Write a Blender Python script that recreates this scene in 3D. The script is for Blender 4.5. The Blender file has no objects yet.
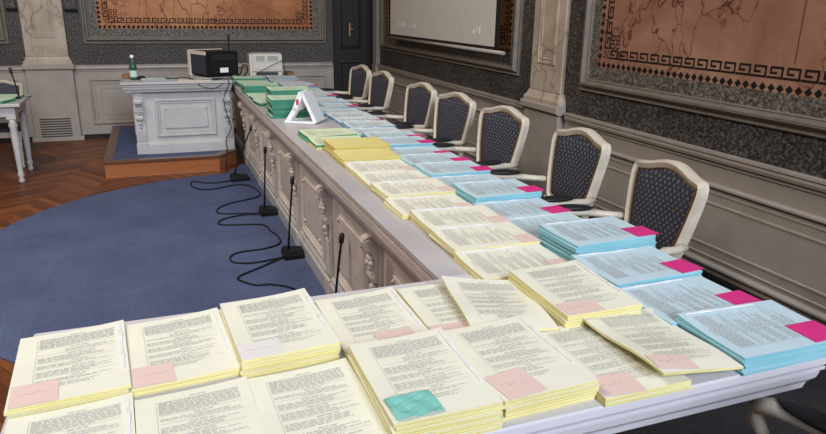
import bpy, bmesh, math, random
from mathutils import Vector, Matrix
R = math.radians
scene = bpy.context.scene
COL = scene.collection
random.seed(7)

# ------------------------------------------------------------------ materials
def new_mat(name, col=(.5, .5, .5), rough=.6, metal=0., spec=.4):
    m = bpy.data.materials.new(name); m.use_nodes = True
    b = m.node_tree.nodes['Principled BSDF']
    b.inputs['Base Color'].default_value = (*col, 1)
    b.inputs['Roughness'].default_value = rough
    b.inputs['Metallic'].default_value = metal
    b.inputs['Specular IOR Level'].default_value = spec
    return m

class NT:
    def __init__(s, m):
        s.t = m.node_tree; s.b = s.t.nodes['Principled BSDF']
        s.tc = s.t.nodes.new('ShaderNodeTexCoord')
    def n(s, typ, **kw):
        nd = s.t.nodes.new(typ)
        for k, v in kw.items():
            if k.startswith('_'): setattr(nd, k[1:], v)
            else: s.put(nd.inputs[k.replace('__', ' ')], v)
        return nd
    def put(s, sock, v):
        if isinstance(v, bpy.types.NodeSocket): s.t.links.new(v, sock)
        else: sock.default_value = v
    def math(s, op, a, b=0., c=None):
        nd = s.t.nodes.new('ShaderNodeMath'); nd.operation = op
        s.put(nd.inputs[0], a); s.put(nd.inputs[1], b)
        if c is not None: s.put(nd.inputs[2], c)
        return nd.outputs[0]
    def ramp(s, fac, stops):
        nd = s.t.nodes.new('ShaderNodeValToRGB'); s.put(nd.inputs['Fac'], fac)
        e = nd.color_ramp.elements
        while len(e) < len(stops): e.new(.5)
        for el, (p, c) in zip(e, stops):
            el.position = p; el.color = (*c, 1) if len(c) == 3 else c
        return nd.outputs['Color']
    def mix(s, fac, a, b):
        nd = s.t.nodes.new('ShaderNodeMix'); nd.data_type = 'RGBA'
        s.put(nd.inputs[0], fac)
        s.put(nd.inputs[6], (*a, 1) if isinstance(a, tuple) else a)
        s.put(nd.inputs[7], (*b, 1) if isinstance(b, tuple) else b)
        return nd.outputs[2]
    def noise(s, scale, detail=4., vec=None, rough=.55, dist=0.):
        nd = s.t.nodes.new('ShaderNodeTexNoise')
        s.t.links.new(vec if vec is not None else s.tc.outputs['Object'], nd.inputs['Vector'])
        nd.inputs['Scale'].default_value = scale; nd.inputs['Detail'].default_value = detail
        nd.inputs['Roughness'].default_value = rough; nd.inputs['Distortion'].default_value = dist
        return nd.outputs['Fac'], nd.outputs['Color']
    def base(s, c): s.put(s.b.inputs['Base Color'], c)
    def bump(s, h, strength=.3, dist=.002):
        nd = s.t.nodes.new('ShaderNodeBump'); s.put(nd.inputs['Height'], h)
        nd.inputs['Strength'].default_value = strength; nd.inputs['Distance'].default_value = dist
        s.t.links.new(nd.outputs['Normal'], s.b.inputs['Normal'])

def paint(name, col, rough=.45, var=.06, sc=6.):
    m = new_mat(name, col, rough); t = NT(m)
    f, _ = t.noise(sc, 5.)
    d = tuple(c * (1 - 2.2 * var) for c in col); l = tuple(min(1, c * (1 + var)) for c in col)
    t.base(t.ramp(f, [(.3, d), (.7, l)]))
    f2, _ = t.noise(60., 3.); t.bump(f2, .08, .001)
    return m

M = {}
M['wall_paint'] = paint('wall_paint', (.335, .298, .268), .42)
M['mould'] = paint('wall_moulding', (.36, .315, .28), .35)
M['frame'] = paint('picture_frame', (.185, .158, .135), .55, .1, 14.)
M['desk'] = paint('desk_paint', (.46, .455, .462), .35, .05)
M['long_top'] = paint('long_desk_top', (.47, .45, .48), .4, .06, 3.)
M['desk_top'] = paint('desk_top', (.62, .60, .66), .32, .03, 2.)
M['desk_trim'] = paint('desk_trim', (.60, .53, .49), .4, .08, 14.)
M['chair_wood'] = paint('chair_wood', (.60, .54, .455), .4, .08, 12.)
M['ceiling'] = paint('ceiling_paint', (.42, .39, .36), .8)
M['plain_wall'] = paint('plain_wall_paint', (.20, .18, .16), .8)
M['shade_sheet'] = paint('floor_shade_paint', (.022, .020, .024), .95, .15, 40.)  # near-black colour standing in for shade on the parquet
M['gold'] = new_mat('gold_braid', (.20, .12, .055), .5)
M['black'] = new_mat('black_plastic', (.009, .009, .010), .55, 0, .2)
M['blackmatte'] = new_mat('black_leather', (.012, .012, .013), .5)
M['white_plastic'] = new_mat('white_plastic', (.82, .83, .88), .3)
M['cream_plastic'] = new_mat('cream_plastic', (.62, .54, .47), .45)
M['grey_plastic'] = new_mat('grey_plastic', (.56, .55, .52), .5)
M['navy'] = new_mat('navy_plastic', (.03, .032, .055), .5)
M['slot'] = new_mat('dark_slot', (.03, .03, .035), .6)
M['strip'] = new_mat('strip_plastic', (.80, .82, .86), .15, 0, .6)
M['door'] = paint('door_wood', (.008, .0055, .0045), .6, .2, 9.)
M['brass'] = new_mat('brass', (.62, .42, .16), .3, .7)
M['inlay'] = new_mat('black_inlay', (.012, .010, .010), .7, 0, .15)
M['glass'] = new_mat('green_glass', (.03, .09, .06), .12)
M['bottle_label'] = new_mat('bottle_label', (.5, .62, .6), .5)
M['cap'] = new_mat('white_cap', (.85, .85, .85), .4)
M['red'] = new_mat('red_print', (.5, .05, .05), .5)
M['mark'] = new_mat('pale_print', (.83, .84, .93), .6)
M['screen_black'] = new_mat('screen_border', (.008, .008, .008), .7)
M['brown_card'] = new_mat('brown_card', (.20, .10, .04), .6)
M['orange_card'] = new_mat('orange_card', (.58, .20, .09), .6)
M['glazing'] = new_mat('glazing', (.5, .6, .75), .1)

def fabric(name, c1, c2, sc):
    m = new_mat(name, c1, .85, 0, .2); t = NT(m)
    sx = t.n('ShaderNodeSeparateXYZ'); t.t.links.new(t.tc.outputs['Object'], sx.inputs[0])
    cx = t.n('ShaderNodeCombineXYZ'); t.put(cx.inputs[0], sx.outputs[0]); t.put(cx.inputs[1], t.math('ADD', sx.outputs[2], sx.outputs[1]))
    mp = t.n('ShaderNodeMapping'); t.t.links.new(cx.outputs[0], mp.inputs['Vector'])
    mp.inputs['Scale'].default_value = (sc, sc, 1); mp.inputs['Rotation'].default_value = (0, 0, R(45))
    v = t.n('ShaderNodeTexVoronoi', _voronoi_dimensions='2D', Scale=1., Randomness=.1); t.t.links.new(mp.outputs[0], v.inputs['Vector'])
    f = t.ramp(v.outputs['Distance'], [(.16, (1, 1, 1)), (.30, (0, 0, 0))])
    f3, _ = t.noise(150., 2.)
    t.base(t.mix(f, t.ramp(f3, [(.3, tuple(c * .6 for c in c1)), (.7, tuple(c * 1.5 for c in c1))]), c2))
    t.bump(f3, .3, .002)
    return m
M['fabric'] = fabric('navy_brocade', (.034, .038, .060), (.17, .15, .145), 46.)

def granite():
    m = new_mat('dark_granite', (.1, .1, .1), .55, 0, .25); t = NT(m)
    f, _ = t.noise(62., 4., rough=.75); g, _ = t.noise(3., 3.)
    c = t.ramp(f, [(.36, (.012, .011, .011)), (.5, (.052, .047, .046)), (.66, (.20, .185, .175))])
    c2 = t.ramp(g, [(.3, (.75, .72, .72)), (.7, (1, 1, 1))])
    mx = t.n('ShaderNodeMix', _data_type='RGBA', _blend_type='MULTIPLY'); mx.inputs[0].default_value = 1
    t.put(mx.inputs[6], c); t.put(mx.inputs[7], c2); t.base(mx.outputs[2])
    return m
M['granite'] = granite()
def granite2():
    m = new_mat('speckled_granite', (.2, .2, .2), .5, 0, .25); t = NT(m)
    f, _ = t.noise(75., 3., rough=.75)
    t.base(t.ramp(f, [(.34, (.016, .013, .011)), (.5, (.095, .082, .070)), (.66, (.28, .26, .225))]))
    return m
M['granite_pale'] = granite2()

def marble(name, cols, vein, vscale, width, blot=1.6, amount=1.):
    m = new_mat(name, cols[1], .42, 0, .25); t = NT(m)
    f, _ = t.noise(blot, 6., dist=.6); f2, _ = t.noise(14., 5.)
    b = t.ramp(f, [(.32, cols[0]), (.5, cols[1]), (.68, cols[2])])
    b = t.mix(t.ramp(f2, [(.4, (0, 0, 0)), (.75, (.28, .28, .28))]), b, cols[0])
    _, nc = t.noise(2.2, 4.)
    add = t.n('ShaderNodeVectorMath', _operation='MULTIPLY_ADD')
    t.t.links.new(nc, add.inputs[0]); add.inputs[1].default_value = (.55, .55, .55)
    t.t.links.new(t.tc.outputs['Object'], add.inputs[2])
    mp = t.n('ShaderNodeMapping'); t.t.links.new(add.outputs[0], mp.inputs['Vector']); mp.inputs['Scale'].default_value = (1.5, 1.5, .55)
    v = t.n('ShaderNodeTexVoronoi', _feature='DISTANCE_TO_EDGE', Scale=vscale); t.t.links.new(mp.outputs[0], v.inputs['Vector'])
    g, _ = t.noise(1.1, 2.)
    w = t.math('MULTIPLY', t.ramp(v.outputs['Distance'], [(0., (1, 1, 1)), (width, (0, 0, 0))]), t.ramp(g, [(.38, (0, 0, 0)), (.54, (amount,) * 3)]))
    t.base(t.mix(w, b, vein))
    return m
M['peach'] = marble('peach_marble', ((.19, .085, .056), (.29, .142, .093), (.39, .225, .152)), (.06, .012, .014), 4.2, .030)
M['orange'] = marble('orange_marble', ((.26, .090, .030), (.40, .155, .056), (.52, .25, .105)), (.10, .03, .015), 4., .035)
M['cream_marble'] = marble('cream_marble', ((.33, .27, .21), (.42, .35, .28), (.48, .41, .34)), (.20, .12, .09), 2.4, .035, 2.5, .8)

def parquet():
    m = new_mat('parquet', (.2, .07, .03), .42, 0, .25); t = NT(m)
    mp = t.n('ShaderNodeMapping'); t.t.links.new(t.tc.outputs['Object'], mp.inputs['Vector'])
    mp.inputs['Rotation'].default_value = (0, 0, R(12))
    sx = t.n('ShaderNodeSeparateXYZ'); t.t.links.new(mp.outputs[0], sx.inputs[0])
    x, y = sx.outputs[0], sx.outputs[1]
    wch = .36
    zig = t.math('PINGPONG', x, wch)
    colid = t.math('FLOOR', t.math('DIVIDE', x, wch))
    q = t.math('DIVIDE', t.math('ADD', y, zig), .085)
    pid = t.math('FLOOR', q); fr = t.math('FRACT', q)
    cx = t.n('ShaderNodeCombineXYZ'); t.put(cx.inputs[0], colid); t.put(cx.inputs[1], pid)
    wn = t.n('ShaderNodeTexWhiteNoise', _noise_dimensions='2D'); t.t.links.new(cx.outputs[0], wn.inputs['Vector'])
    gr, _ = t.noise(26., 5., dist=1.2)
    c = t.ramp(wn.outputs['Value'], [(0., (.095, .026, .008)), (.5, (.175, .053, .016)), (1., (.28, .092, .028))])
    c = t.mix(t.math('MULTIPLY', gr, .5), c, (.05, .016, .007))
    gap = t.math('LESS_THAN', fr, .05)
    t.base(t.mix(gap, c, (.02, .007, .003)))
    return m
M['parquet'] = parquet()
def woodm(name, a, b, rough=.3):
    m = new_mat(name, a, rough); t = NT(m)
    mp = t.n('ShaderNodeMapping'); t.t.links.new(t.tc.outputs['Object'], mp.inputs['Vector']); mp.inputs['Scale'].default_value = (2, 12, 30)
    f, _ = t.noise(2., 6., vec=mp.outputs[0], dist=.8)
    t.base(t.ramp(f, [(.3, a), (.7, b)])); return m
M['podium_wood'] = woodm('podium_wood', (.25, .080, .026), (.36, .130, .046))
M['podium_edge'] = woodm('podium_edge', (.085, .035, .018), (.13, .055, .03))
def carpet():
    m = new_mat('blue_carpet', (.05, .07, .15), .95, 0, .1); t = NT(m)
    f, _ = t.noise(140., 4., rough=.8); g, _ = t.noise(2.4, 4.)
    a = t.ramp(f, [(.3, (.042, .056, .118)), (.7, (.120, .150, .270))])
    b = t.ramp(g, [(.3, (.80, .80, .84)), (.7, (1.1, 1.1, 1.08))])
    mx = t.n('ShaderNodeMix', _data_type='RGBA', _blend_type='MULTIPLY'); mx.inputs[0].default_value = 1
    t.put(mx.inputs[6], a); t.put(mx.inputs[7], b); t.base(mx.outputs[2])
    t.bump(f, .4, .004); return m
M['carpet'] = carpet()

def paper(name, col, var=.03):
    m = new_mat(name, col, .75, 0, .2); t = NT(m)
    f, _ = t.noise(9., 3.)
    t.base(t.ramp(f, [(.3, tuple(c * (1 - var) for c in col)), (.7, tuple(min(1, c * (1 + var)) for c in col))])); return m
def edges(name, col, dark):
    m = new_mat(name, col, .8, 0, .2); t = NT(m)
    mp = t.n('ShaderNodeMapping'); t.t.links.new(t.tc.outputs['Object'], mp.inputs['Vector']); mp.inputs['Scale'].default_value = (3, 3, 520)
    f, _ = t.noise(1., 3., vec=mp.outputs[0])
    t.base(t.ramp(f, [(.34, dark), (.56, col)])); return m
PAPER = {
    'yellow': (paper('cream_page', (.75, .75, .645)), edges('yellow_edges', (.82, .76, .40), (.58, .47, .15))),
    'deep': (paper('yellow_page', (.66, .59, .24)), edges('deep_yellow_edges', (.70, .60, .20), (.44, .34, .08))),
    'blue': (paper('blue_page', (.48, .625, .71)), edges('blue_edges', (.30, .61, .71), (.10, .32, .38))),
    'pale': (paper('pale_blue_page', (.56, .66, .70)), edges('pale_edges', (.14, .30, .44), (.09, .20, .30))),
    'green': (paper('green_page', (.50, .66, .50)), edges('green_edges', (.065, .27, .175), (.035, .16, .105))),
    'mint': (paper('mint_page', (.62, .70, .50)), edges('mint_edges', (.06, .38, .16), (.03, .22, .09))),
}
M['ink'] = new_mat('ink', (.37, .37, .36), .8)
M['note_pink'] = paper('pink_note', (.72, .55, .51), .02)
M['note_lilac'] = paper('lilac_note', (.72, .70, .70), .02)
M['note_teal'] = paper('teal_note', (.20, .53, .48), .08)
M['note_magenta'] = paper('magenta_note', (.62, .034, .22), .04)
M['screen'] = paper('screen_cloth', (.60, .585, .545), .03)

# ------------------------------------------------------------------ mesh helper
class MB:
    def __init__(s): s.bm = bmesh.new(); s.mats = []
    def mi(s, m):
        if m not in s.mats: s.mats.append(m)
        return s.mats.index(m)
    def face(s, pts, m, smooth=False):
        vs = [s.bm.verts.new(p) for p in pts]
        f = s.bm.faces.new(vs); f.material_index = s.mi(m); f.smooth = smooth; return f
    def box(s, x0, x1, y0, y1, z0, z1, m, bev=0., mp=None):
        if bev <= 0:
            P = [(x0, y0, z0), (x1, y0, z0), (x1, y1, z0), (x0, y1, z0), (x0, y0, z1), (x1, y0, z1), (x1, y1, z1), (x0, y1, z1)]
            if mp: P = [mp(*p) for p in P]
            v = [s.bm.verts.new(p) for p in P]
            for q in ((3, 2, 1, 0), (4, 5, 6, 7), (0, 1, 5, 4), (1, 2, 6, 5), (2, 3, 7, 6), (3, 0, 4, 7)):
                f = s.bm.faces.new([v[i] for i in q]); f.material_index = s.mi(m)
        else:
            b = min(bev, (x1 - x0) * .45, (y1 - y0) * .45, (z1 - z0) * .45)
            rs = []
            for z, i in ((z0, b), (z0 + b, 0), (z1 - b, 0), (z1, b)):
                rs.append([(x0 + i, y0 + i, z), (x1 - i, y0 + i, z), (x1 - i, y1 - i, z), (x0 + i, y1 - i, z)])
            if mp: rs = [[mp(*p) for p in r] for r in rs]
            s.rings(rs, m, True)
    def rings(s, rs, m, cap=True, smooth=False, closed=True, loop=False):
        V = [[s.bm.verts.new(p) for p in r] for r in rs]
        n = len(rs[0]); k = s.mi(m)
        pairs = list(zip(V, V[1:])) + ([(V[-1], V[0])] if loop else [])
        for a, b in pairs:
            for i in range(n if closed else n - 1):
                j = (i + 1) % n
                f = s.bm.faces.new((a[i], a[j], b[j], b[i])); f.material_index = k; f.smooth = smooth
        if cap and not loop:
            for r, fl in ((V[0], True), (V[-1], False)):
                f = s.bm.faces.new(list(reversed(r)) if fl else r); f.material_index = k
    def tube(s, pts, r, m, n=8, sx=1., up=Vector((0, 0, 1))):
        pts = [Vector(p) for p in pts]; rs = []
        for i, p in enumerate(pts):
            d = (pts[min(i + 1, len(pts) - 1)] - pts[max(i - 1, 0)]).normalized()
            a = d.cross(up)
            if a.length < 1e-3: a = d.cross(Vector((1, 0, 0)))
            a.normalize(); b = a.cross(d)
            rr = r[i] if isinstance(r, (list, tuple)) else r
            rs.append([p + a * (rr * sx * math.cos(2 * math.pi * k / n)) + b * (rr * math.sin(2 * math.pi * k / n)) for k in range(n)])
        s.rings(rs, m, True, True)
    def lathe(s, prof, c, m, n=16, smooth=True, axis='z', mp=None):
        rs = []
        for r, z in prof:
            r = max(r, .0004); ring = []
            for k in range(n):
                a = 2 * math.pi * k / n
                p = (r * math.cos(a), r * math.sin(a), z)
                if mp: p = mp(*p)
                ring.append((c[0] + p[0], c[1] + p[1], c[2] + p[2]))
            rs.append(ring)
        s.rings(rs, m, True, smooth)
    def ball(s, c, rx, ry, rz, m, n=10, k=6):
        rs = []
        for i in range(k + 1):
            t = -math.pi / 2 + math.pi * i / k; cr = max(math.cos(t), .02)
            rs.append([(c[0] + rx * cr * math.cos(2 * math.pi * j / n), c[1] + ry * cr * math.sin(2 * math.pi * j / n), c[2] + rz * math.sin(t)) for j in range(n)])
        s.rings(rs, m, True, True)
    def prism(s, poly, h0, h1, m, mp):
        """polygon (a, b) extruded along c from h0 to h1; mp(a, b, c) -> point"""
        s.rings([[mp(a, b, h0) for a, b in poly], [mp(a, b, h1) for a, b in poly]], m, True)
    def frame(s, u0, u1, v0, v1, prof, m, mp, cap=False):
        """rectangular moulding, prof = [(inset, height)], mp(u, v, n)"""
        s.rings([[mp(u0 + i, v0 + i, h), mp(u1 - i, v0 + i, h), mp(u1 - i, v1 - i, h), mp(u0 + i, v1 - i, h)] for i, h in prof], m, cap)
    def build(s, name, parent=None, auto=0, world=True):
        bm = s.bm
        bmesh.ops.recalc_face_normals(bm, faces=bm.faces)
        off = Vector((0, 0, 0))
        if parent is not None and world:
            q = parent
            while q is not None: off = off + q.location; q = q.parent
            if off.length: bmesh.ops.translate(bm, verts=bm.verts, vec=-off)
        me = bpy.data.meshes.new(name); bm.to_mesh(me); bm.free()
        for m in s.mats: me.materials.append(M[m] if isinstance(m, str) else m)
        if auto:
            for p in me.polygons: p.use_smooth = True
            me.set_sharp_from_angle(angle=R(auto))
        o = bpy.data.objects.new(name, me); COL.objects.link(o)
        if parent is not None: o.parent = parent
        return o

def tag(o, label=None, cat=None, group=None, kind=None):
    for k, v in (('label', label), ('category', cat), ('group', group), ('kind', kind)):
        if v: o[k] = v
    return o
def thing(name, label, cat, loc=(0, 0, 0), rz=0., group=None):
    o = bpy.data.objects.new(name, None); COL.objects.link(o); o.empty_display_size = .1
    o.location = loc; o.rotation_euler = (0, 0, rz); return tag(o, label, cat, group)
def struct(mb, name, parent=None, auto=0):
    return tag(mb.build(name, parent, auto), kind='structure')
def recentre(o, loc):
    """give a top-level mesh an origin at its base"""
    v = Vector(loc); o.data.transform(Matrix.Translation(-v)); o.location = v; return o
def copy_tree(o, parent=None):
    c = o.copy(); COL.objects.link(c)
    if parent is not None: c.parent = parent
    for ch in list(o.children): copy_tree(ch, c)
    return c

# ------------------------------------------------------------------ the room
XW, YF = 2.73, 8.5           # faces of the two panelled walls
ZC = 8.4
b = MB(); b.box(-4.2, 3.0, -7.5, 8.8, -.1, 0, 'parquet'); floor = struct(b, 'floor')
b = MB(); b.box(-4.2, 3.0, -7.5, 8.8, ZC, ZC + .1, 'ceiling'); struct(b, 'ceiling')

def fmap(u, v, n): return (u, YF - n, v)          # far wall: u = x
def rmap(u, v, n): return (XW - n, u, v)          # wall beside the armchairs: u = y

def meander(b, u0, u1, v0, h, mp, unit=.094, n=.0035, horizontal=True, flip=1):
    """running Greek key along u (or along v when not horizontal)"""
    t = h * .20
    def bar(a0, a1, c0, c1):
        if horizontal: b.face([mp(a0, c0, n), mp(a1, c0, n), mp(a1, c1, n), mp(a0, c1, n)], 'inlay')
        else: b.face([mp(v0 + flip * (c0 - v0), a0, n), mp(v0 + flip * (c1 - v0), a0, n), mp(v0 + flip * (c1 - v0), a1, n), mp(v0 + flip * (c0 - v0), a1, n)], 'inlay')
    k = max(1, round((u1 - u0) / unit)); w = (u1 - u0) / k
    for i in range(k):
        a = u0 + i * w
        bar(a, a + w * .98, v0, v0 + t)
        bar(a, a + t, v0 + t, v0 + h)
        bar(a + t, a + w * .80, v0 + h - t, v0 + h)
        bar(a + w * .80 - t, a + w * .80, v0 + h * .36, v0 + h - t)
        bar(a + w * .36, a + w * .80 - t, v0 + h * .36, v0 + h * .36 + t)

def diamonds(b, u0, u1, v, mp, pitch=.050, horizontal=True, n=.0035):
    k = round(abs(u1 - u0) / pitch)
    for i in range(k + 1):
        a = u0 + (u1 - u0) * i / k; r, q = .0215, .0215
        P = [(a - r, v), (a, v - q), (a + r, v), (a, v + q)]
        if not horizontal: P = [(c, d) for d, c in P]
        b.face([mp(c, d, n) for c, d in P], 'inlay')

def picture_panel(wall, mp, u0, u1, v0, v1, stone, corner=False):
    """moulded frame, speckled granite band, inlaid border, veined stone"""
    b = MB()
    b.frame(u0, u1, v0, v1, [(0, 0), (0, .016), (.006, .022), (.012, .016), (.015, .006), (.024, .006), (.030, .022), (.044, .044), (.058, .046), (.064, .034), (.066, .016), (.074, .012), (.078, .018), (.084, .014), (.084, 0)], 'frame', mp)
    struct(b, 'panel_moulding', wall, 35)
    i = .084; b = MB()
    b.frame(u0 + i, u1 - i, v0 + i, v1 - i, [(0, 0), (0, .004), (.083, .004), (.083, 0)], 'granite_pale', mp)
    struct(b, 'granite_band', wall)
    i = .167; b = MB()
    b.box(u0 + i, u1 - i, v0 + i, v1 - i, 0, .003, stone, mp=mp)
    struct(b, 'marble_panel', wall)
    b = MB(); lo = v0 + i
    diamonds(b, u0 + i + .018, u1 - i - .018, lo + .018, mp)
    diamonds(b, lo + .073, v1 - i - .03, u0 + i + .018, mp, horizontal=False)
    diamonds(b, lo + .073, v1 - i - .03, u1 - i - .018, mp, horizontal=False)
    meander(b, u0 + i + .11, u1 - i - .11, lo + .060, .058, mp)
    meander(b, lo + .12, v1 - i - .1, u0 + i + .060, .058, mp, horizontal=False)
    meander(b, lo + .12, v1 - i - .1, u1 - i - .060, .058, mp, horizontal=False, flip=-1)
    for cu in (u0 + i + .085, u1 - i - .085):      # little chequer at each corner
        for a in (-1, 0, 1):
            for c in (-1, 0, 1):
                if (a + c) % 2 == 0: b.face([mp(cu + a * .016 + x, lo + .085 + c * .016 + y, .0035) for x, y in ((-.007, -.007), (.007, -.007), (.007, .007), (-.007, .007))], 'inlay')
    for cu in (u0 + i + .165, u1 - i - .165):      # knot of four loops inside the corner
        for a in (-1, 1):
            for c in (-1, 1):
                x0, y0 = cu + a * .024, lo + .165 + c * .024
                b.frame(x0 - .019, x0 + .019, y0 - .019, y0 + .019, [(0, .0036), (.009, .0036)], 'inlay', mp)
    struct(b, 'inlaid_border', wall)

def dado_panel(wall, mp, u0, u1, v0, v1):
    b = MB()
    b.frame(u0, u1, v0, v1, [(0, 0), (.0, .012), (.008, .024), (.018, .024), (.026, .008), (.034, -.006), (.044, -.008), (.052, .006), (.058, .006), (.062, .001), (.062, 0)], 'mould', mp)
    j = .105
    b.frame(u0 + j, u1 - j, v0 + j, v1 - j, [(0, 0), (.003, .006), (.012, .006), (.015, 0)], 'mould', mp)
    struct(b, 'dado_panel', wall, 35)

def rail(wall, mp, u0, u1, z0, z1):
    b = MB()
    prof = [(0, z0 - .02), (.010, z0 - .018), (.012, z0), (.028, z0 + .006), (.034, z0 + .022), (.030, z1 - .016), (.040, z1 - .012), (.040, z1), (0, z1 + .002)]
    b.rings([[mp(u0, z, n) for n, z in prof], [mp(u1, z, n) for n, z in prof]], 'mould', True)
    struct(b, 'dado_rail', wall, 30)

def baseboard(name, mp, u0, u1, h, m='door'):
    b = MB()
    prof = [(0, 0), (.03, 0), (.03, h - .03), (.022, h - .02), (.022, h - .008), (.010, h), (0, h)]
    b.rings([[mp(u0, z, n) for n, z in prof], [mp(u1, z, n) for n, z in prof]], 'door', True)
    return struct(b, name)

def pilaster(name, mp, u0, u1, zr, dep, ped=.03, vent=None):
    b = MB()
    def blk(a0, a1, z0, z1, d, m, bev=.006): b.box(a0, a1, z0, z1, 0, d, m, bev=bev, mp=mp)
    blk(u0, u1, zr + .10, ZC - .1, dep, 'cream_marble')
    # flared marble foot
    rs = []
    for z, o in ((zr + .02, .03), (zr + .045, .03), (zr + .07, .012), (zr + .10, 0)):
        rs.append([mp(u0 - o, z, 0), mp(u1 + o, z, 0), mp(u1 + o, z, dep + o), mp(u0 - o, z, dep + o)])
    b.rings(rs, 'cream_marble', True)
    o = struct(b, name)
    p = MB()
    p.frame(u0 + .10, u1 - .10, zr + .30, ZC - .4, [(0, dep), (0, dep + .008), (.012, dep + .010), (.020, dep - .006), (.034, dep + .006), (.044, dep + .001), (.044, dep)], 'cream_marble', mp)
    struct(p, 'sunk_panel', o)
    q = MB()
    q.box(u0 - ped, u1 + ped, 0, zr - .04, 0, dep + .02, 'wall_paint', bev=.006, mp=mp)
    q.box(u0 - ped - .025, u1 + ped + .025, zr - .04, zr + .02, 0, dep + .05, 'mould', bev=.012, mp=mp)
    q.box(u0 - ped - .03, u1 + ped + .03, 0, .05, 0, dep + .035, 'mould', bev=.006, mp=mp)
    struct(q, 'pedestal', o)
    if vent:
        g = MB(); a0, a1, z0, z1 = vent; n = dep + .02
        g.frame(a0, a1, z0, z1, [(0, n), (0, n + .008), (.012, n + .008), (.014, n + .001)], 'mould', mp)
        k = 9
        for i in range(k):
            z = z0 + .018 + (z1 - z0 - .036) * i / (k - 1)
            g.box(a0 + .013, a1 - .013, z - .006, z + .006, n + .001, n + .009, 'mould', mp=mp)
        g.face([mp(a0 + .012, z0 + .012, n + .0008), mp(a1 - .012, z0 + .012, n + .0008), mp(a1 - .012, z1 - .012, n + .0008), mp(a0 + .012, z1 - .012, n + .0008)], 'slot')
        struct(g, 'vent_grille', o)
    return o

# far wall ---------------------------------------------------------
b = MB(); b.box(-4.2, 2.16, YF, YF + .2, .8, ZC, 'granite'); b.box(-4.2, 2.16, YF, YF + .2, 0, .8, 'wall_paint')
b.box(2.16, 3.0, YF + .10, YF + .3, 0, ZC, 'door')
wf = struct(b, 'wall_far')
rail(wf, fmap, -4.2, 2.14, .785, .838)
picture_panel(wf, fmap, -.70, 2.07, 1.07, 3.5, 'orange')
picture_panel(wf, fmap, -4.0, -1.425, 1.07, 3.5, 'orange')
dado_panel(wf, fmap, -.70, 2.06, .165, .685)
dado_panel(wf, fmap, -3.9, -1.42, .165, .685)
pilaster('trim_1', fmap, -1.285, -.865, .838, .06, .025, (-1.255, -.915, .025, .285))
b = MB()
for a0, a1 in ((-.845, -.725), (-1.40, -1.31)):
    b.box(a0, a1, 1.44, 3.4, 0, .035, 'granite', bev=.006, mp=fmap); b.box(a0 - .008, a1 + .008, 1.42, 1.44, 0, .05, 'inlay', mp=fmap)
struct(b, 'granite_block', wf)
baseboard('baseboard_far', fmap, -4.2, 2.14, .05, 'mould')
# door in the corner
d = MB(); d.box(2.175, 2.60, YF + .04, YF + .095, .01, 2.6, 'door')
for z0, z1 in ((.15, .85), (1.0, 1.75), (1.9, 2.5)):
    d.frame(2.25, 2.54, z0, z1, [(0, 0), (0, .012), (.02, .016), (.035, .002), (.035, 0)], 'door', lambda u, v, n: (u, YF + .04 - n, v))
dr = struct(d, 'door_1')
h = MB(); h.box(2.382, 2.398, YF + .028, YF + .04, 1.16, 1.32, 'brass', bev=.004)
h.tube([(2.39, YF + .03, 1.24), (2.39, YF - .01, 1.24), (2.43, YF - .012, 1.24)], .006, 'brass')
struct(h, 'door_handle', dr)

# wall beside the armchairs ------------------------------------------
b = MB(); b.box(XW, XW + .2, -7.5, YF + .3, .8, ZC, 'granite'); b.box(XW, XW + .2, -7.5, YF + .3, 0, .8, 'wall_paint')
wr = struct(b, 'wall_right')
rail(wr, rmap, -7.5, 4.03, .768, .822); rail(wr, rmap, 4.62, YF, .760, .812)
picture_panel(wr, rmap, -1.6, 3.91, .998, 3.5, 'peach', True)
b = MB(); b.box(2.27, 2.276, 1.30, 3.3, .003, .0036, 'podium_edge', mp=rmap); struct(b, 'slab_joint', wr)
picture_panel(wr, rmap, 4.75, 8.22, 1.01, 3.5, 'orange')
dado_panel(wr, rmap, -1.5, 3.86, .20, .655); dado_panel(wr, rmap, 4.8, 8.2, .20, .655)
pilaster('trim_2', rmap, 4.10, 4.53, .84, .035, .025)
baseboard('baseboard_right', rmap, -7.5, 4.02, .165)
b = MB(); b.box(XW - .05, XW, YF - .17, YF - .02, .812, ZC, 'mould', bev=.01); b.box(XW - .06, XW, YF - .17, YF - .02, 0, .812, 'mould', bev=.01)
struct(b, 'trim_3')
# the two walls behind and beside the camera, with the windows that light the room
b = MB()
for x0, x1 in ((-4.2, -3.0), (-1.8, -1.0), (.2, 1.0), (2.2, 3.0)): b.box(x0, x1, -7.7, -7.5, 0, ZC, 'plain_wall')
for x0, x1 in ((-3.0, -1.8), (-1.0, .2), (1.0, 2.2)): b.box(x0, x1, -7.7, -7.5, 0, 3.6, 'plain_wall'); b.box(x0, x1, -7.7, -7.5, 7.8, ZC, 'plain_wall')
struct(b, 'wall_back')
b = MB(); b.box(-4.4, -4.2, -7.7, 8.8, 0, ZC, 'plain_wall'); struct(b, 'wall_left')
for i, x in enumerate((-2.4, -.4, 1.6)):
    b = MB()
    fm = lambda u, v, n: (u, -7.6 + n, v)
    b.frame(x - .6, x + .6, 3.6, 7.8, [(0, -.03), (0, .03), (.05, .03), (.05, -.03)], 'desk', fm)
    b.box(x - .02, x + .02, -7.62, -7.58, 3.65, 7.75, 'desk'); b.box(x - .55, x + .55, -7.62, -7.58, 6.2, 6.25, 'desk')
    struct(b, 'window_%d' % (i + 1))

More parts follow.
